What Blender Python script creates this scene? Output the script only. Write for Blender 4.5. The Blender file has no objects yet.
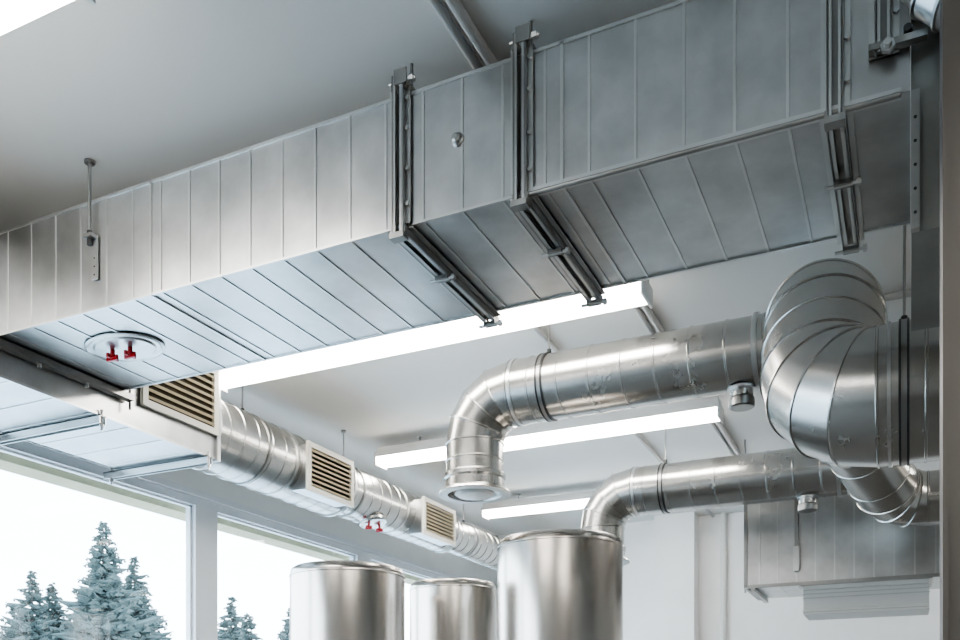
import bpy, math, random
from mathutils import Vector, Matrix
random.seed(4)
ZO = 1.6      # eye height: geometry below is written relative to eye level
CE = 2.165    # ceiling (relative)
CT = CE-0.003
FL = -1.6     # floor (relative)

# ------------------------------------------------------------------ materials
def new_mat(name):
    m = bpy.data.materials.new(name); m.use_nodes = True
    nt = m.node_tree
    return m, nt, nt.nodes["Principled BSDF"]

def metal(name, c1, c2, rough=0.38, vscale=45, metallic=1.0, stretch=None, bump=0.02, rvar=0.08, spang=0.12, nscale=3.0, aniso=0):
    m, nt, b = new_mat(name)
    N = nt.nodes; L = nt.links
    tc = N.new("ShaderNodeTexCoord")
    mp = N.new("ShaderNodeMapping"); L.new(tc.outputs["Object"], mp.inputs[0])
    if stretch: mp.inputs["Scale"].default_value = stretch
    vo = N.new("ShaderNodeTexVoronoi"); vo.inputs["Scale"].default_value = vscale
    L.new(mp.outputs[0], vo.inputs["Vector"])
    no = N.new("ShaderNodeTexNoise"); no.inputs["Scale"].default_value = nscale; no.inputs["Detail"].default_value = 4
    L.new(mp.outputs[0], no.inputs["Vector"])
    mr = N.new("ShaderNodeMapRange"); mr.inputs[1].default_value = 0.3; mr.inputs[2].default_value = 0.9
    sep = N.new("ShaderNodeSeparateColor"); L.new(vo.outputs["Color"], sep.inputs[0])
    mx = N.new("ShaderNodeMath"); mx.operation = 'MULTIPLY_ADD'
    L.new(sep.outputs[0], mx.inputs[0]); mx.inputs[1].default_value = spang
    mm = N.new("ShaderNodeMath"); mm.operation = 'MULTIPLY'; L.new(no.outputs[0], mm.inputs[0]); mm.inputs[1].default_value = 1.2
    L.new(mm.outputs[0], mx.inputs[2])
    cr = N.new("ShaderNodeValToRGB"); L.new(mx.outputs[0], cr.inputs[0])
    cr.color_ramp.elements[0].position = 0.3; cr.color_ramp.elements[0].color = (*c1, 1)
    cr.color_ramp.elements[1].position = 1.0; cr.color_ramp.elements[1].color = (*c2, 1)
    L.new(cr.outputs[0], b.inputs["Base Color"])
    L.new(mx.outputs[0], mr.inputs[0]); mr.inputs[3].default_value = rough - rvar/2; mr.inputs[4].default_value = rough + rvar/2
    L.new(mr.outputs[0], b.inputs["Roughness"])
    b.inputs["Metallic"].default_value = metallic
    if aniso:
        b.inputs["Anisotropic"].default_value = aniso
        tg = N.new("ShaderNodeTangent"); tg.direction_type='RADIAL'; tg.axis='Z'
        L.new(tg.outputs[0], b.inputs["Tangent"])
    if bump:
        bp = N.new("ShaderNodeBump"); bp.inputs["Strength"].default_value = bump; bp.inputs["Distance"].default_value = 0.02
        L.new(no.outputs[0], bp.inputs["Height"]); L.new(bp.outputs[0], b.inputs["Normal"])
    return m

def plain(name, col, rough=0.6, metallic=0.0, noise=0.06, scale=4.0, bump=0.0):
    m, nt, b = new_mat(name)
    N = nt.nodes; L = nt.links
    tc = N.new("ShaderNodeTexCoord")
    no = N.new("ShaderNodeTexNoise"); no.inputs["Scale"].default_value = scale; no.inputs["Detail"].default_value = 5
    L.new(tc.outputs["Object"], no.inputs["Vector"])
    cr = N.new("ShaderNodeValToRGB"); L.new(no.outputs[0], cr.inputs[0])
    cr.color_ramp.elements[0].position = 0.3; cr.color_ramp.elements[1].position = 0.7
    cr.color_ramp.elements[0].color = (*[c*(1-noise) for c in col], 1)
    cr.color_ramp.elements[1].color = (*[min(1, c*(1+noise)) for c in col], 1)
    L.new(cr.outputs[0], b.inputs["Base Color"])
    b.inputs["Roughness"].default_value = rough; b.inputs["Metallic"].default_value = metallic
    if bump:
        n2 = N.new("ShaderNodeTexNoise"); n2.inputs["Scale"].default_value = scale*30
        L.new(tc.outputs["Object"], n2.inputs["Vector"])
        bp = N.new("ShaderNodeBump"); bp.inputs["Strength"].default_value = bump; bp.inputs["Distance"].default_value = 0.01
        L.new(n2.outputs[0], bp.inputs["Height"]); L.new(bp.outputs[0], b.inputs["Normal"])
    return m

GALV  = metal("galvanised_sheet", (0.47,0.47,0.465), (0.68,0.68,0.675), 0.32, 40, bump=0.0, spang=0.07, nscale=6)
SPIR  = metal("spiral_duct_steel", (0.46,0.445,0.42), (0.64,0.625,0.60), 0.26, 50, bump=0.0, spang=0.06, rvar=0.04)
RIBM  = metal("duct_seam_steel", (0.58,0.58,0.57), (0.78,0.78,0.77), 0.32, 20, bump=0, spang=0.0)
STRUT = metal("strut_steel", (0.28,0.275,0.26), (0.50,0.49,0.475), 0.36, 20, bump=0, spang=0.0)
STAIN = metal("brushed_stainless", (0.50,0.46,0.42), (0.56,0.525,0.49), 0.20, 14, bump=0.0, rvar=0.02, spang=0.0, nscale=2, aniso=0.7)
DROPM = metal("aged_sheet", (0.20,0.20,0.185), (0.34,0.34,0.32), 0.45, 30, bump=0.0, spang=0.03)
COLM  = metal("post_metal", (0.12,0.11,0.10), (0.21,0.195,0.18), 0.45, 20, stretch=(1,1,0.2), bump=0, spang=0.0)
BLACK = plain("dark_fitting", (0.05,0.05,0.05), 0.4, metallic=0.5)
RED   = plain("red_plastic", (0.50,0.015,0.02), 0.35)
WALLM = plain("white_wall_paint", (0.80,0.80,0.79), 0.8, noise=0.02, bump=0.03)
WALLG = plain("unseen_wall_grey", (0.30,0.30,0.29), 0.8, noise=0.03, bump=0.03)  # unseen walls, made grey so the tanks reflect more contrast
CEILM = plain("ceiling_paint", (0.76,0.75,0.725), 0.85, noise=0.015, scale=1.0, bump=0.03)
FLOORM= plain("floor_screed", (0.09,0.085,0.078), 0.5, noise=0.15, scale=1.5)
PVC   = plain("white_pvc", (0.74,0.76,0.78), 0.35, noise=0.01)
CREAM = plain("grille_cream", (0.76,0.72,0.63), 0.4, noise=0.03)
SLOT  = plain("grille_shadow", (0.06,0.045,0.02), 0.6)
SLAT  = plain("grille_blade", (0.60,0.51,0.34), 0.4)
HOUS  = plain("lamp_housing", (0.74,0.74,0.73), 0.4, noise=0.01)
AWN   = plain("awning_beige", (0.50,0.45,0.29), 0.7)
PIPEW = plain("conduit_grey", (0.50,0.50,0.49), 0.5)
OFFW  = plain("enamel_white", (0.66,0.66,0.64), 0.35, noise=0.01)
TREEM = plain("spruce_needles", (0.075,0.100,0.095), 0.95, noise=0.2, scale=2)
TRUNK = plain("spruce_bark", (0.10,0.09,0.08), 0.9, noise=0.2)
GROUND= plain("snowy_ground", (0.42,0.45,0.46), 0.9, noise=0.12, scale=0.3)

def emis(name, col, s):
    m, nt, b = new_mat(name)
    b.inputs["Base Color"].default_value = (0.9,0.9,0.9,1)
    b.inputs["Emission Color"].default_value = (*col,1); b.inputs["Emission Strength"].default_value = s
    return m
LAMP = emis("lamp_diffuser", (1.0,0.965,0.91), 14.0)

def glass_mat():
    m = bpy.data.materials.new("window_glass"); m.use_nodes = True
    nt = m.node_tree; nt.nodes.clear()
    o = nt.nodes.new("ShaderNodeOutputMaterial"); mix = nt.nodes.new("ShaderNodeMixShader")
    t = nt.nodes.new("ShaderNodeBsdfTransparent"); g = nt.nodes.new("ShaderNodeBsdfGlossy")
    t.inputs[0].default_value = (0.97,0.985,0.98,1); g.inputs["Roughness"].default_value = 0.02
    mix.inputs[0].default_value = 0.05
    nt.links.new(t.outputs[0], mix.inputs[1]); nt.links.new(g.outputs[0], mix.inputs[2]); nt.links.new(mix.outputs[0], o.inputs[0])
    return m
GLASS = glass_mat()

# ------------------------------------------------------------------ mesh builder
class MB:
    def __init__(s): s.v=[]; s.f=[]; s.m=[]; s.mats=[]
    def mi(s, mat):
        if mat not in s.mats: s.mats.append(mat)
        return s.mats.index(mat)
    def add(s, vs, fs, mat):
        o=len(s.v); s.v += [Vector(p) for p in vs]; k=s.mi(mat)
        for f in fs: s.f.append([i+o for i in f]); s.m.append(k)
    def box(s, x0,x1,y0,y1,z0,z1, mat):
        vs=[(x,y,z) for x in (x0,x1) for y in (y0,y1) for z in (z0,z1)]
        s.add(vs, [(0,1,3,2),(4,6,7,5),(0,4,5,1),(2,3,7,6),(0,2,6,4),(1,5,7,3)], mat)
    def obox(s, c, ax, ay, az, mat):
        c=Vector(c); ax=Vector(ax); ay=Vector(ay); az=Vector(az)
        vs=[c+ax*i+ay*j+az*k for i in (-1,1) for j in (-1,1) for k in (-1,1)]
        s.add(vs, [(0,1,3,2),(4,6,7,5),(0,4,5,1),(2,3,7,6),(0,2,6,4),(1,5,7,3)], mat)
    def rings(s, rings, mat, caps=(True,True)):
        n=len(rings[0]); vs=[p for r in rings for p in r]; fs=[]
        for i in range(len(rings)-1):
            for j in range(n):
                a=i*n+j; b=i*n+(j+1)%n
                fs.append((a,b,b+n,a+n))
        if caps[0]: fs.append(tuple(range(n))[::-1])
        if caps[1]: fs.append(tuple(range((len(rings)-1)*n, len(rings)*n)))
        s.add(vs, fs, mat)
    def cyl(s, p0,p1,r,mat,n=14,r1=None,caps=(True,True)):
        s.lathe(p0, Vector(p1)-Vector(p0), [(0,r),((Vector(p1)-Vector(p0)).length, r if r1 is None else r1)], mat, n, caps)
    def lathe(s, p, axis, prof, mat, n=48, caps=(True,True)):
        p=Vector(p); d=Vector(axis).normalized()
        u = d.orthogonal().normalized(); w=d.cross(u)
        rs=[]
        for (h,r) in prof:
            rs.append([p+d*h+(u*math.cos(2*math.pi*k/n)+w*math.sin(2*math.pi*k/n))*r for k in range(n)])
        s.rings(rs, mat, caps)
    def band(s, p, axis, r, w, t, mat, n=48):   # closed flat ring round a pipe
        prof=[(-w/2,r-0.003),(-w/2,r+t),(w/2,r+t),(w/2,r-0.003),(-w/2,r-0.003)]
        s.lathe(p, axis, prof, mat, n, (False,False))
    def sweep(s, st, mat, n=48, caps=(True,True)):
        rs=[]; T=st[0][1].normalized()
        ref=Vector((0,0,1)) if abs(T.z)<0.9 else Vector((0,1,0))
        Nn=(ref-T*ref.dot(T)).normalized()
        for (p,t,r,sh) in st:
            t=t.normalized(); q=T.rotation_difference(t); Nn=(q@Nn); Nn=(Nn-t*Nn.dot(t)).normalized(); T=t
            B=t.cross(Nn)
            rs.append([p+(Nn*math.cos(a)+B*math.sin(a))*r + t*(r*math.cos(a+0.6)*sh) for a in [2*math.pi*k/n for k in range(n)]])
        s.rings(rs, mat, caps)
    def obj(s, name, angle=14, coll=None):
        lo=Vector((1e9,)*3); hi=-lo
        for p in s.v:
            for i in range(3): lo[i]=min(lo[i],p[i]); hi[i]=max(hi[i],p[i])
        c=(lo+hi)/2
        me=bpy.data.meshes.new(name); me.from_pydata([tuple(p-c) for p in s.v],[],s.f)
        for m in s.mats: me.materials.append(m)
        me.polygons.foreach_set("material_index", s.m)
        me.polygons.foreach_set("use_smooth",[True]*len(s.f))
        me.validate(); me.update()
        import bmesh
        bm=bmesh.new(); bm.from_mesh(me); bmesh.ops.recalc_face_normals(bm, faces=bm.faces); bm.to_mesh(me); bm.free()
        me.set_sharp_from_angle(angle=math.radians(angle))
        ob=bpy.data.objects.new(name, me); ob.location=(c.x,c.y,c.z+ZO)
        bpy.context.scene.collection.objects.link(ob)
        return ob

def path(points, rads, R, seam=0.155, gores=5, bead=0.004, shear=0.05):
    P=[Vector(p) for p in points]; st=[]
    cur=P[0]; n=len(P)
    def bd(p,t,r,b,sh=0):
        st.extend([(p-t*0.006,t,r,sh),(p-t*0.003,t,r+b,sh),(p+t*0.003,t,r+b,sh),(p+t*0.006,t,r,sh)])
    for i in range(n-1):
        d=(P[i+1]-P[i]).normalized(); r=rads[i]
        if i<n-2:
            do=(P[i+2]-P[i+1]).normalized(); th=d.angle(do)
            Ri = R[i] if isinstance(R,(list,tuple)) else R
            tl=Ri*math.tan(th/2); end=P[i+1]-d*tl
        else: end=P[i+1]
        Ls=(end-cur).dot(d)
        st.append((cur,d,r,0))
        k=int(Ls/seam)
        if k>=1:
            off=(Ls-(k-1)*seam)/2 if k>1 else Ls/2
            for j in range(k):
                bd(cur+d*(off+j*seam),d,r,bead,shear if (0<j<k-1) else 0)
        if i<n-2:
            r2=rads[i+1]; nn=(do-d*math.cos(th)).normalized(); g=max(2,round(gores*th/(math.pi/2)))
            for j in range(g+1):
                ph=th*j/g
                p=end+d*(Ri*math.sin(ph))+nn*(Ri*(1-math.cos(ph)))
                t=(d*math.cos(ph)+nn*math.sin(ph)).normalized()
                bd(p,t,r+(r2-r)*j/g,bead*1.5)
            cur=P[i+1]+do*tl
        else: st.append((end,d,r,0))
    return st

# ------------------------------------------------------------------ room shell
WX=-4.25; Y0=-3.2; Y1=9.5; XR=3.2
b=MB(); b.box(WX-0.3,XR+0.2,Y0-0.2,Y1+0.2,FL-0.15,FL,FLOORM); b.obj("floor")
b=MB(); b.box(WX-0.3,XR+0.2,Y0-0.2,Y1+0.2,CE,CE+0.2,CEILM); b.obj("ceiling")
b=MB()
WT=1.50; WB=-0.75; WY0=-2.1; WY1=8.95
b.box(WX-0.16,WX,Y0,Y1,WT,CE,WALLM)
b.box(WX-0.16,WX,Y0,Y1,FL,WB,WALLM)
b.box(WX-0.16,WX,Y0,WY0,WB,WT,WALLM); b.box(WX-0.16,WX,WY1,Y1,WB,WT,WALLM)
b.obj("wall_left")
b=MB(); b.box(WX-0.16,XR+0.2,Y1,Y1+0.2,FL,CE,WALLM)
b.box(-2.39,-1.98,Y1-0.22,Y1,FL,CE,WALLM)
b.obj("wall_back")
b=MB(); b.box(XR,XR+0.2,Y0,Y1,FL,CE,WALLG); b.obj("wall_right")
b=MB(); b.box(WX-0.16,XR+0.2,Y0-0.2,Y0,FL,CE,WALLG); b.obj("wall_front")
# windows
edges=[-2.1,0.15,2.42,4.72,6.66,8.95]
for i in range(5):
    y0,y1=edges[i],edges[i+1]; b=MB(); x0,x1=WX-0.08,WX+0.005; w=0.105
    b.box(x0,x1,y0,y0+w,WB,WT,PVC); b.box(x0,x1,y1-w,y1,WB,WT,PVC)
    b.box(x0,x1,y0+w,y1-w,WT-0.055,WT,PVC); b.box(x0,x1,y0+w,y1-w,WB,WB+w,PVC)
    b.box(x0+0.02,x1-0.03,y0+w,y0+w+0.018,WB+w,WT-0.055,PVC); b.box(x0+0.02,x1-0.03,y1-w-0.018,y1-w,WB+w,WT-0.055,PVC)
    b.box(x0+0.02,x1-0.03,y0+w,y1-w,WT-0.068,WT-0.055,PVC)
    b.box(x0+0.035,x0+0.045,y0+w,y1-w,WB+w,WT-0.06,GLASS)
    b.obj("window_%d"%(i+1))
b=MB(); b.box(WX+0.006,WX+0.22,WY0,WY1,WB-0.05,WB-0.002,PVC); b.obj("trim_sill")
b=MB(); b.box(WX,WX+0.03,Y0,Y1,WT+0.001,WT+0.04,PVC); b.obj("trim_window_head")
b=MB(); b.box(WX-0.34,WX-0.165,WY0,WY1,WT-0.075,WT+0.10,AWN)  # beige awning box outside, above the windows
for y in (-1,2,5,8): b.box(WX-0.30,WX-0.163,y,y+0.08,WT+0.10,WT+0.16,AWN)
b.obj("awning_box")
b=MB(); b.box(-1.97,XR-0.02,Y1-0.016,Y1-0.001,FL,FL+0.1,PVC); b.obj("baseboard_back")
b=MB(); b.box(XR-0.016,XR-0.001,Y0,Y1-0.02,FL,FL+0.1,PVC); b.obj("baseboard_right")

# ------------------------------------------------------------------ main rectangular duct
DY0,DY1,DZ0,DZ1=2.54,3.20,1.60,2.016
DX0,DX1=-3.43,0.0
b=MB()
b.box(DX0,DX1,DY0,DY1,DZ0,DZ1,GALV)
x=DX0+0.10
while x<DX1-0.05:
    w=0.004; h=0.0035
    b.box(x-w,x+w,DY0-h,DY0+0.002,DZ0,DZ1,RIBM)
    b.box(x-w,x+w,DY0,DY1,DZ0-h,DZ0+0.002,RIBM)
    b.box(x-w,x+w,DY1-0.002,DY1+h,DZ0,DZ1,RIBM)
    x+=0.138
b.box(-1.06,-0.02,DY0-0.014,DY0+0.01,DZ0-0.012,DZ0+0.006,RIBM)
b.cyl((-1.06,DY0-0.012,DZ0-0.012),(-0.02,DY0-0.012,DZ0-0.012),0.007,STRUT)
b.box(DX0,-1.06,DY0-0.004,DY0+0.004,DZ0-0.004,DZ0+0.004,RIBM)
b.box(DX0,DX1,DY1-0.006,DY1+0.006,DZ0-0.006,DZ0+0.004,RIBM)
b.box(DX0,DX1,DY0-0.005,DY0+0.006,DZ1-0.004,DZ1+0.006,RIBM)
for fx in (-2.55,-0.93):
    b.box(fx-0.005,fx+0.005,DY0-0.005,DY1+0.005,DZ0-0.006,DZ1+0.005,RIBM)
b.lathe((-1.275,DY0+0.002,1.824),(0,-1,0),[(0,0.022),(0.008,0.022),(0.012,0.017),(0.02,0.014),(0.024,0.008)],STRUT,24)
b.obj("rectangular_air_duct")
# drop at the right end
b=MB()
b.box(0.003,0.62,DY0+0.02,DY1,1.25,DZ1,DROPM)
b.box(0.002,0.022,DY0+0.0,DY0+0.022,1.25,1.60,STRUT)
for z in [1.29+0.06*i for i in range(5)]:
    b.cyl((0.012,DY0-0.002,z),(0.012,DY0+0.004,z),0.004,BLACK,8)
b.obj("duct_drop_section")
st=path([(0.04,2.44,CT),(0.04,2.44,1.72),(0.5,2.44,1.72)],[0.075,0.075],0.13,0.2)
b=MB(); b.sweep(st,GALV,32); b.obj("round_duct_connector")

# plenum box next to the window
BX0,BX1,BZ0=-4.08,-3.434,1.457; BY0,BY1=1.2,3.90
b=MB()
b.box(BX0,BX1,BY0,BY1,BZ0,DZ1,GALV)
y=BY0+0.12
while y<BY1-0.03:
    b.box(BX0,BX1,y-0.0045,y+0.0045,BZ0-0.0035,BZ0+0.002,RIBM)
    y+=0.22
b.box(BX1-0.006,BX1+0.003,BY0,BY1,BZ0-0.006,BZ0+0.006,RIBM)
b.box(BX0-0.01,BX1+0.02,BY1-0.02,BY1+0.005,BZ0-0.015,DZ1+0.01,GALV)
RC=Vector((-3.76,0,1.72)); r0=0.218
n=48; a0=[];a1=[]
for kk in range(n):
    t=2*math.pi*kk/n; c,s=math.cos(t),math.sin(t)
    m=1/max(abs(c),abs(s))
    a0.append(Vector(((BX0+BX1)/2+0.3*c*m,BY1,1.735+0.265*s*m)))
    a1.append(Vector((RC.x+r0*c,BY1+0.12,RC.z+r0*s)))
b.rings([a0,a1],GALV)
b.obj("plenum_air_duct")

def channel(b,p0,p1,w,h,mat):
    p0=Vector(p0);p1=Vector(p1);d=(p1-p0);L=d.length/2;d.normalize()
    up=Vector((0,0,1)) if abs(d.z)<0.9 else Vector((0,1,0))
    sd=d.cross(up).normalized(); up=sd.cross(d)
    b.obox((p0+p1)/2,d*L,sd*w/2,up*h/2,mat)
b=MB()
channel(b,(DX0+0.025,DY0-0.05,DZ0-0.022),(DX0+0.025,DY1+0.06,DZ0-0.022),0.04,0.03,STRUT)
for yy in (2.75,3.0): b.cyl((DX0+0.025,yy,DZ0-0.055),(DX0+0.025,yy,DZ0-0.03),0.009,RIBM,8)
b.cyl((DX0+0.03,DY1+0.05,DZ0-0.08),(DX0+0.03,DY1+0.05,CT),0.006,STRUT,8)
b.obj("duct_support_rail")
for yy in (3.10,3.82):
    b=MB(); zz=BZ0-0.03
    b.box(BX0-0.10,BX1+0.02,yy-0.02,yy-0.014,zz-0.018,zz+0.022,RIBM); b.box(BX0-0.10,BX1+0.02,yy+0.014,yy+0.02,zz-0.018,zz+0.022,RIBM)
    b.box(BX0-0.10,BX1+0.02,yy-0.02,yy+0.02,zz+0.016,zz+0.022,STRUT)
    for xx in (BX0-0.06,BX1+0.012):
        b.cyl((xx,yy,zz-0.05),(xx,yy,CT if xx<-3.6 else zz+0.05),0.006,RIBM,8)
        b.cyl((xx,yy,zz-0.035),(xx,yy,zz-0.02),0.013,RIBM,6)
    b.obj("duct_trapeze_bar")

# strut hangers wrapped round the main duct
def hanger(x,ztop=2.07,under=True):
    b=MB(); yf=DY0-0.006; zlo=DZ0-0.03 if under else 1.70
    b.box(x-0.036,x+0.036,yf-0.003,yf,max(zlo,DZ0+0.01),DZ1,STRUT)
    for s in (-1,1):
        b.box(x+s*0.018-0.003,x+s*0.018+0.003,yf-0.026,yf-0.003,zlo,ztop,STRUT)
        b.box(x+s*0.018-(0.0 if s<0 else 0.010),x+s*0.018+(0.010 if s<0 else 0.0),yf-0.026,yf-0.023,zlo,ztop,RIBM)
        b.box(x+s*0.029-0.007,x+s*0.029+0.007,yf-0.007,yf-0.003,max(zlo,DZ0),ztop-0.03,RIBM)
        b.box(x+s*0.02-0.008,x+s*0.02+0.008,yf-0.02,DY1+0.02,DZ1+0.012,DZ1+0.04,STRUT)
        if under:
            b.box(x+s*0.022-0.003,x+s*0.022+0.003,yf-0.02,DY1+0.05,DZ0-0.036,DZ0-0.010,STRUT)
            b.box(x+s*0.022-(0 if s<0 else 0.013),x+s*0.022+(0.013 if s<0 else 0),yf-0.02,DY1+0.05,DZ0-0.036,DZ0-0.033,RIBM)
            b.box(x+s*0.034-0.007,x+s*0.034+0.007,yf,DY1+0.03,DZ0-0.013,DZ0-0.008,RIBM)
            b.box(x+s*0.020-0.006,x+s*0.020+0.006,DY1+0.010,DY1+0.035,DZ0-0.02,DZ1+0.03,STRUT)
    for z in ((DZ0+0.06,DZ0+0.17,DZ0+0.30,DZ1-0.02) if under else (1.8,1.95)):
        b.cyl((x+0.028,yf-0.016,z),(x+0.028,yf-0.004,z),0.007,RIBM,6)
    b.cyl((x-0.035,yf-0.016,ztop-0.02),(x+0.06,yf-0.016,ztop-0.02),0.005,RIBM,8)
    b.cyl((x+0.04,yf-0.016,ztop-0.02),(x+0.055,yf-0.016,ztop-0.02),0.012,RIBM,6)
    b.box(x-0.010,x+0.035,yf-0.031,yf-0.026,ztop-0.035,ztop+0.012,STRUT)
    if under:
        b.box(x-0.02,x+0.02,yf-0.008,DY1+0.04,DZ0-0.014,DZ0-0.010,STRUT)
        for yy in (DY0+0.28,DY1+0.02):
            b.cyl((x-0.048,yy,DZ0-0.045),(x+0.05,yy,DZ0-0.045),0.006,RIBM,8)
            b.box(x-0.024,x+0.024,yy-0.015,yy+0.015,DZ0-0.048,DZ0-0.036,STRUT)
            b.cyl((x+0.036,yy,DZ0-0.045),(x+0.048,yy,DZ0-0.045),0.012,RIBM,6)
        b.box(x-0.026,x+0.026,yf-0.034,yf-0.0,DZ0-0.052,DZ0-0.034,STRUT)
    else:
        b.box(x-0.035,x+0.10,yf-0.03,yf-0.005,1.705,1.722,STRUT)
        b.lathe((x+0.01,yf-0.03,1.70),(0,-1,0),[(0,0.018),(0.012,0.018),(0.012,0.010),(0.025,0.010)],RIBM,6)
        b.cyl((x+0.055,yf-0.034,1.735),(x+0.055,yf-0.0,1.735),0.010,BLACK,8)
    for yy in (DY0+0.06,DY1-0.06):
        b.cyl((x,yy,DZ1+0.01),(x,yy,CT),0.006,STRUT,8)
    b.obj("duct_strut_hanger")
for hx in (-1.475,-1.055,-0.175): hanger(hx)
hanger(-0.06,2.10,False)

# threaded rod + perforated plate
b=MB(); X=-2.845; Y=DY0-0.02
b.cyl((X,Y,1.86),(X,Y,CT),0.0065,STRUT,8)
b.cyl((X,Y,CE-0.012),(X,Y,CT),0.02,STRUT,16)
b.box(X+0.000,X+0.030,DY0-0.012,DY0-0.006,1.71,1.88,GALV)
b.box(X-0.012,X+0.028,DY0-0.04,DY0-0.006,1.862,1.876,STRUT)
b.cyl((X,Y,1.84),(X,Y,1.862),0.010,BLACK,6); b.cyl((X,Y,1.876),(X,Y,1.895),0.010,BLACK,6)
for i in range(3): b.cyl((X+0.016,DY0-0.013,1.727+i*0.032),(X+0.016,DY0-0.011,1.727+i*0.032),0.0035,BLACK,10)
b.obj("threaded_rod_hanger")

# access hatches
def knob(b,p,s=1.0):
    p=Vector(p)
    b.cyl(p,p-Vector((0,0,0.03*s)),0.009*s,RED,12)
    b.lathe(p-Vector((0,0,0.02*s)),(0,0,-1),[(0,0.012*s),(0.004*s,0.022*s),(0.012*s,0.022*s),(0.016*s,0.014*s)],RED,8)
    b.obox(p-Vector((0,0,0.034*s)),(0.026*s,0,0),(0,0.005*s,0),(0,0,0.010*s),RED)
    b.obox(p-Vector((0,0,0.030*s)),(0.005*s,0,0),(0,0.026*s,0),(0,0,0.008*s),RED)
b=MB(); c=(-3.0,2.84); n=48
def ell(rx,ry,z): return [Vector((c[0]+rx*math.cos(2*math.pi*k/n),c[1]+ry*math.sin(2*math.pi*k/n),z)) for k in range(n)]
b.rings([ell(0.185,0.135,DZ0-0.004),ell(0.185,0.135,DZ0-0.008),ell(0.175,0.125,DZ0-0.012),ell(0.165,0.115,DZ0-0.007),ell(0.150,0.103,DZ0-0.007),ell(0.14,0.095,DZ0-0.014)],GALV)
knob(b,(c[0]-0.050,c[1]-0.02,DZ0-0.012),1.1); knob(b,(c[0]+0.040,c[1]-0.01,DZ0-0.012),1.1)
b.obj("duct_access_hatch",angle=25)
b=MB()
hc=Vector((-3.70,5.93,1.72-0.19))
b.lathe(hc+Vector((0,0,0.03)),(0.25,0,-1),[(0,0.11),(0.02,0.11),(0.03,0.10),(0.035,0.06)],SPIR,32)
knob(b,hc+Vector((0.0,-0.06,0)),1.1); knob(b,hc+Vector((0.02,0.06,0)),1.1)
b.obj("duct_access_hatch")

# ------------------------------------------------------------------ window side spiral duct
def rod_clamp(b,p,axis,r,dbl=False):
    p=Vector(p); a=Vector(axis).normalized()
    if dbl:
        for o in (-0.014,0.014): b.band(p+a*o,axis,r,0.008,0.007,BLACK,64)
        b.band(p,axis,r,0.020,0.004,STRUT,64)
    else: b.band(p,axis,r,0.018,0.006,STRUT,64)
    b.cyl(p+Vector((0,0,r)),(p.x,p.y,CT),0.0055,STRUT,8)
    b.cyl(p+Vector((0,0,r+0.0)),p+Vector((0,0,r+0.035)),0.012,BLACK,8)
    b.cyl((p.x,p.y,CE-0.018),(p.x,p.y,CT),0.018,STRUT,12)
zc=1.72
b=MB()
b.sweep(path([(-3.76,4.02,zc),(-3.76,5.45,zc)],[0.215],0.3,0.13),SPIR)
b.lathe((-3.76,5.45,zc),(0,1,0),[(0,0.215),(0.08,0.19)],SPIR)
b.sweep(path([(-3.76,5.52,zc),(-3.76,7.15,zc)],[0.185],0.3,0.13),SPIR)
b.lathe((-3.76,7.15,zc),(0,1,0),[(0,0.185),(0.08,0.155)],SPIR)
b.sweep(path([(-3.76,7.2,zc),(-3.76,Y1-0.01,zc)],[0.15],0.3,0.13),SPIR)
for y,r in ((4.05,0.217),(4.78,0.215),(5.45,0.217),(7.15,0.187),(6.25,0.185)): b.band((-3.76,y,zc),(0,1,0),r,0.02,0.007,RIBM)
for y,r in ((4.5,0.215),(5.62,0.185),(7.6,0.15)): rod_clamp(b,(-3.76,y,zc),(0,1,0),r)
b.obj("spiral_air_duct")

def grille(y0,y1,z0,z1,x,depth,boxd=True):
    b=MB(); fr=0.034
    if boxd: b.box(x-depth,x-0.012,y0+0.015,y1-0.015,z0+0.015,z1-0.015,GALV)
    b.box(x-0.016,x-0.012,y0+fr,y1-fr,z0+fr,z1-fr,SLOT)
    for (a,c_,d,e) in ((y0,y1,z0,z0+fr),(y0,y1,z1-fr,z1),(y0,y0+fr,z0+fr,z1-fr),(y1-fr,y1,z0+fr,z1-fr)):
        b.box(x-0.014,x+0.006,a,c_,d,e,CREAM)
    nb=8
    for i in range(nb):
        z=z0+fr+(i+0.5)*(z1-z0-2*fr)/nb
        b.obox((x-0.001,(y0+y1)/2,z),(0.009,0,-0.005),(0,(y1-y0)/2-fr,0),(0.003,0,0.0055),SLAT)
    b.obj("air_vent_grille")
grille(3.34,3.88,1.575,1.935,-3.411,0.02,False)
grille(4.82,5.35,1.51,1.83,-3.50,0.14)
grille(6.36,6.92,1.52,1.82,-3.50,0.14)

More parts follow.
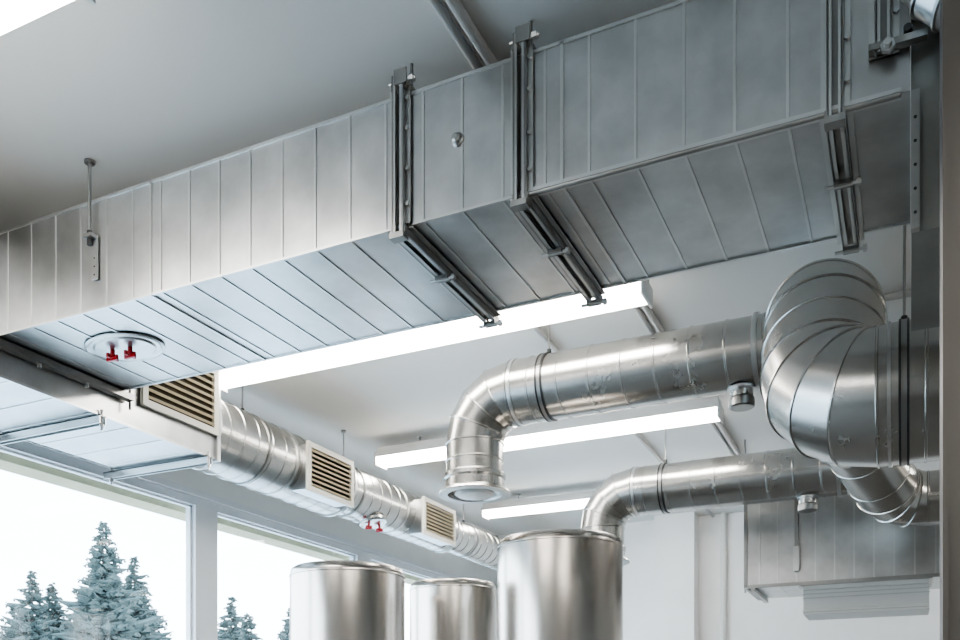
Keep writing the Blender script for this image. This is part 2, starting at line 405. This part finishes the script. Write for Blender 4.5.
# ------------------------------------------------------------------ branch ducts with extract hoods
def branch(y,z,xv,zb,xe,r,stubx,clamps,R):
    b=MB()
    b.sweep(path([(xv,y,zb),(xv,y,z),(xe,y,z)],[r*0.94,r],R,0.17,gores=4),SPIR)
    b.lathe((xv,y,zb+0.03),(0,0,-1),[(0,r*0.96),(0.01,r*1.02),(0.03,r*1.02),(0.04,r*0.97),(0.085,r*0.99),(0.10,r*1.15),(0.112,r*1.19),(0.118,r*1.15),(0.115,r*0.9),(0.09,r*0.86)],SPIR,48)
    b.lathe((xv,y,zb-0.07),(0,0,-1),[(0,r*0.62),(0.012,r*0.66),(0.024,r*0.55),(0.03,r*0.2)],OFFW,40)
    b.lathe((xv,y,zb-0.083),(0,0,-1),[(0,r*0.9),(0,r*1.17),(0.006,r*1.17),(0.006,r*0.9),(0,r*0.9)],OFFW,48,(False,False))
    b.cyl((xv,y,zb),(xv,y,zb-0.08),0.02,OFFW)
    b.cyl((stubx,y,z-r*0.8),(stubx,y,z-r-0.06),0.055,SPIR,28)
    b.lathe((stubx,y,z-r-0.04),(0,0,-1),[(0,0.057),(0.01,0.062),(0.045,0.062),(0.05,0.055)],STRUT,28)
    b.band((stubx,y,z-r),(0,0,1),0.055,0.012,0.015,RIBM,28)
    for (x,d) in clamps: rod_clamp(b,(x,y,z),(1,0,0),r,d)
    b.band((xv+R+0.02,y,z),(1,0,0),r,0.018,0.006,RIBM)
    b.band((xe-0.16,y,z),(1,0,0),r,0.022,0.012,RIBM)
    b.band((xe-0.10,y,z),(1,0,0),r,0.02,0.006,RIBM)
    b.obj("spiral_air_duct")
branch(4.55,1.80,-2.18,1.36,-0.50,0.168,-0.74,[(-1.74,True)],0.25)
branch(6.45,1.69,-2.05,1.28,-0.26,0.17,-0.62,[(-1.58,True)],0.25)

# ------------------------------------------------------------------ large trunk duct
b=MB()
b.sweep(path([(XR-0.01,3.9,1.285),(-0.31,3.9,1.285),(-0.35,4.33,1.86),(-0.33,5.7,1.72),(-0.08,6.45,1.44),(XR-0.01,6.45,1.44)],[0.265,0.25,0.235,0.19,0.17],[0.21,0.32,0.4,0.25],0.27,gores=4,bead=0.004),SPIR,64)
b.band((-0.07,3.9,1.285),(1,0,0),0.265,0.012,0.006,RIBM,64)
rod_clamp(b,(-0.02,3.9,1.285),(1,0,0),0.266,True)
b.obj("trunk_air_duct")

# ------------------------------------------------------------------ luminaires
def lamp(x0,x1,y,z=2.03):
    b=MB(); w=0.085; n=12
    b.box(x0,x1,y-w,y+w,z+0.0,z+0.03,HOUS); b.box(x0+0.01,x1-0.01,y-w*0.7,y+w*0.7,z+0.03,z+0.075,HOUS)
    rs=[]
    for x,s in ((x0+0.012,0.94),(x0+0.02,1),(x1-0.02,1),(x1-0.012,0.94)):
        rs.append([Vector((x,y+(w-0.004)*s*math.cos(math.pi*k/n),z-0.06*s*math.sin(math.pi*k/n)**0.6)) for k in range(n+1)])
    b.rings(rs,LAMP)
    for x in (x0,x1):
        s=1 if x==x1 else -1
        b.box(min(x,x-s*0.012),max(x,x-s*0.012),y-w,y+w,z-0.06,z,HOUS)
    for x in (x0+0.35,x1-0.35):
        b.cyl((x,y,z+0.05),(x,y,CT),0.004,STRUT,6)
        b.box(x-0.02,x+0.02,y-0.02,y+0.02,z+0.075,z+0.085,STRUT)
        b.cyl((x,y,CE-0.015),(x,y,CT),0.02,HOUS,10)
    b.obj("fluorescent_ceiling_light",angle=25)
for y in (4.16,5.98,7.88): lamp(-3.67,-1.10,y)
lamp(-3.3,-1.98,1.69,2.0)
lamp(-3.3,-1.08,-0.2); lamp(-3.3,-1.08,-2.0)  # unseen fixtures behind the camera, added to light the duct front
for y in (-2.0,-0.2,7.88): lamp(0.4,2.9,y)  # unseen right-hand row, added to balance the light on that side
lamp(0.75,2.9,5.4)  # another out-of-view fixture, added to brighten the right side

# ceiling conduits
b=MB()
b.cyl((-1.275,Y0+0.01,CE-0.018),(-1.275,Y1-0.01,CE-0.018),0.015,PIPEW); b.cyl((-1.225,Y0+0.01,CE-0.021),(-1.225,Y1-0.01,CE-0.021),0.018,PIPEW)
b.obj("ceiling_conduit")
b=MB(); b.cyl((-1.83,3.4,CE-0.018),(-1.83,Y1-0.01,CE-0.018),0.014,PIPEW); b.obj("ceiling_conduit")
b=MB(); b.cyl((-0.4,5.0,CE-0.022),(XR-0.01,5.0,CE-0.022),0.018,PIPEW); b.obj("ceiling_conduit")
b=MB(); b.cyl((-1.72,Y1-0.034,FL),(-1.72,Y1-0.034,CT),0.03,OFFW,16); b.obj("wall_pipe")

# ------------------------------------------------------------------ far rectangular duct & outlet
b=MB(); X0,X1,YA,YB,ZA,ZB=-1.11,0.42,7.0,7.70,1.03,1.70
b.box(X0,X1,YA,YB,ZA,ZB,GALV)
x=X0+0.1
while x<X1:
    b.box(x-0.005,x+0.005,YA-0.004,YA+0.002,ZA,ZB,RIBM); b.box(x-0.004,x+0.004,YA,YB,ZA-0.004,ZA+0.002,RIBM); x+=0.13
b.box(X0-0.012,X1,YA-0.012,YA+0.01,ZA-0.012,ZA+0.012,STRUT)
b.box(X0-0.012,X0+0.012,YA-0.012,YA+0.012,ZA,ZB,STRUT)
b.box(X0-0.012,X0+0.012,YA,YB,ZA-0.012,ZA+0.01,STRUT)
b.box(X0+0.04,X0+0.07,YA-0.01,YB,ZA-0.04,ZA-0.01,STRUT)
b.box(-0.76,-0.735,YA-0.03,YA-0.004,1.12,CT,STRUT)
b.box(-0.77,-0.725,YA-0.035,YA-0.03,1.12,1.30,RIBM)
b.cyl((X0-0.02,YA+0.1,ZA-0.03),(X0-0.02,YA+0.1,CT),0.007,STRUT,8)
b.cyl((0.3,YA+0.3,ZB),(0.3,YA+0.3,CT),0.007,STRUT,8)
b.obj("rectangular_air_duct")
b=MB()
x0,x1=-0.70,0.12
def prof(y0,y1,z): return [Vector((x0,y0,z)),Vector((x1,y0,z)),Vector((x1,y1,z)),Vector((x0,y1,z))]
b.rings([prof(6.98,7.4,1.008),prof(6.98,7.4,0.98),prof(7.0,7.36,0.975),prof(7.0,7.34,0.84),prof(6.96,7.38,0.83),prof(6.96,7.38,0.80)],OFFW)
for z in (0.95,0.92): b.box(x0-0.004,x1+0.004,6.994,7.01,z-0.003,z+0.003,PIPEW)
b.box(x0,x1,6.956,6.962,0.812,0.818,PIPEW)
b.box(x0-0.02,x1+0.02,6.97,7.42,1.008,1.016,STRUT)
b.obj("air_supply_diffuser")

# ------------------------------------------------------------------ steel post on the right
b=MB()
b.box(0.064,0.27,2.0,2.2,FL+0.02,CT,COLM)
b.box(0.0,0.32,1.94,2.26,FL,FL+0.02,COLM)
b.box(0.058,0.068,1.994,2.206,FL+0.02,CT,COLM)
b.obj("steel_post")

# ------------------------------------------------------------------ tanks
def tank(x,y,r,top):
    b=MB()
    zb=FL+0.65
    prof=[(FL+0.30,0.05),(FL+0.32,0.06),(zb-0.02,r-0.01),(zb,r),(top-0.055,r),(top-0.052,r+0.003),(top-0.046,r+0.003),(top-0.043,r),(top-0.028,r-0.001),(top-0.012,r-0.008),(top-0.003,r-0.022),(top,r-0.04),(top+0.01,r*0.5),(top+0.015,0.09),(top+0.025,0.088),(top+0.03,0.01)]
    b.lathe((x,y,0),(0,0,1),prof,STAIN,96)
    for z in (zb+0.25,(zb+top)/2): b.band((x,y,z),(0,0,1),r,0.012,0.002,STAIN,96)
    for k in range(3):
        a=2*math.pi*k/3+0.4; px,py=x+(r-0.05)*math.cos(a),y+(r-0.05)*math.sin(a)
        b.cyl((px,py,FL+0.015),(px,py,zb+0.05),0.028,STAIN,16); b.cyl((px,py,FL),(px,py,FL+0.018),0.055,STAIN,16)
    b.cyl((x,y,FL+0.12),(x,y,FL+0.32),0.03,STAIN,16)
    b.cyl((x-0.07,y,FL+0.16),(x+0.07,y,FL+0.16),0.02,BLACK,12)
    b.obj("stainless_steel_tank",angle=20)
tank(-1.735,4.70,0.342,1.01)
tank(-2.79,4.21,0.312,0.855)
tank(-2.63,5.17,0.275,0.90)

# ------------------------------------------------------------------ outside
b=MB(); b.box(-80,WX-0.6,-60,90,FL-0.5,FL-0.3,GROUND); b.obj("ground")
def spruce(x,y,top,rb):
    b=MB(); zb=FL-0.3; H=top-zb
    b.cyl((x,y,zb),(x,y,top-0.1),0.16,TRUNK,8,r1=0.015)
    nl=int(H*8)
    for i in range(nl):
        f=i/nl; z=zb+0.6+(H-0.6)*f; L=rb*(1-f)**0.8*random.uniform(0.7,1.1)+0.05
        nb=13 if f<0.8 else 7; ph=random.random()*6.3
        for k in range(nb):
            a=ph+2*math.pi*k/nb+random.uniform(-.3,.3); l=L*random.choice((0.5,0.7,0.85,1.0,1.25))*random.uniform(0.8,1.15); d=Vector((math.cos(a),math.sin(a),0)); s=Vector((-d.y,d.x,0))
            zz=z+random.uniform(-0.1,0.1); up=random.uniform(-0.35,0.25)
            base=Vector((x,y,zz)); tip=base+d*l+Vector((0,0,up*l)); w=0.07*l+0.04
            mid=base+d*l*0.55+Vector((0,0,(up*0.55-0.08)*l))
            b.add([base,mid+s*w,tip,mid-s*w,mid+Vector((0,0,-w*1.6))],[(0,1,2),(0,2,3),(0,4,1),(4,2,1),(0,3,4),(4,3,2)],TREEM)
            for q in (0.4,0.65,0.88):
                pc=base+(tip-base)*q+Vector((0,0,-0.06*l)); t=(0.22*l*(1.15-q)+0.06)*random.uniform(0.7,1.4)
                for sg in (-1,1):
                    e=pc+s*sg*t+d*t*0.6+Vector((0,0,-random.uniform(0.1,0.9)*t))
                    b.add([pc,e,pc+d*t*0.45,pc+Vector((0,0,-t*0.8))],[(0,1,2),(0,3,1),(3,2,1)],TREEM)
    b.obj("spruce_tree")
for (x,y,t,r) in [(-24.0,21.8,6.75,2.7),(-24.9,24.0,6.0,2.5),(-25.6,20.4,5.0,2.1),(-27.5,19.5,4.4,2.3),(-23.6,27.6,5.0,2.0),(-25.4,28.2,4.6,2.2),(-22.6,30.0,4.8,2.0),
                  (-29,22.5,4.4,2.4),(-28,26.0,4.7,2.5),(-22,34,5.0,2.2),(-24,32.5,4.6,2.3),(-26.5,21.9,4.9,2.2),(-25.0,30.2,4.7,2.3),(-27,17.6,4.6,2.2)]:
    spruce(x,y,t,r)

# ------------------------------------------------------------------ world
w=bpy.data.worlds.new("overcast_sky"); bpy.context.scene.world=w; w.use_nodes=True
nt=w.node_tree; bg=nt.nodes["Background"]
tc=nt.nodes.new("ShaderNodeTexCoord"); sp=nt.nodes.new("ShaderNodeSeparateXYZ"); cr=nt.nodes.new("ShaderNodeValToRGB")
nt.links.new(tc.outputs["Generated"],sp.inputs[0]); nt.links.new(sp.outputs[2],cr.inputs[0])
cr.color_ramp.elements[0].position=0.0; cr.color_ramp.elements[0].color=(0.80,0.90,1.0,1)
cr.color_ramp.elements[1].position=0.5; cr.color_ramp.elements[1].color=(0.58,0.78,1.0,1)
nt.links.new(cr.outputs[0],bg.inputs[0]); bg.inputs[1].default_value=7.0

vs=bpy.context.scene.view_settings
vs.view_transform='AgX'; vs.look='AgX - Medium High Contrast'; vs.exposure=0.65

# ------------------------------------------------------------------ camera
cam=bpy.data.cameras.new("camera"); co=bpy.data.objects.new("camera",cam)
bpy.context.scene.collection.objects.link(co); bpy.context.scene.camera=co
co.location=(0,0,ZO); co.rotation_euler=(math.radians(90),0,math.radians(25.27))
cam.sensor_width=36; cam.lens=34.16; cam.shift_y=405/960; cam.clip_start=0.02; cam.clip_end=300
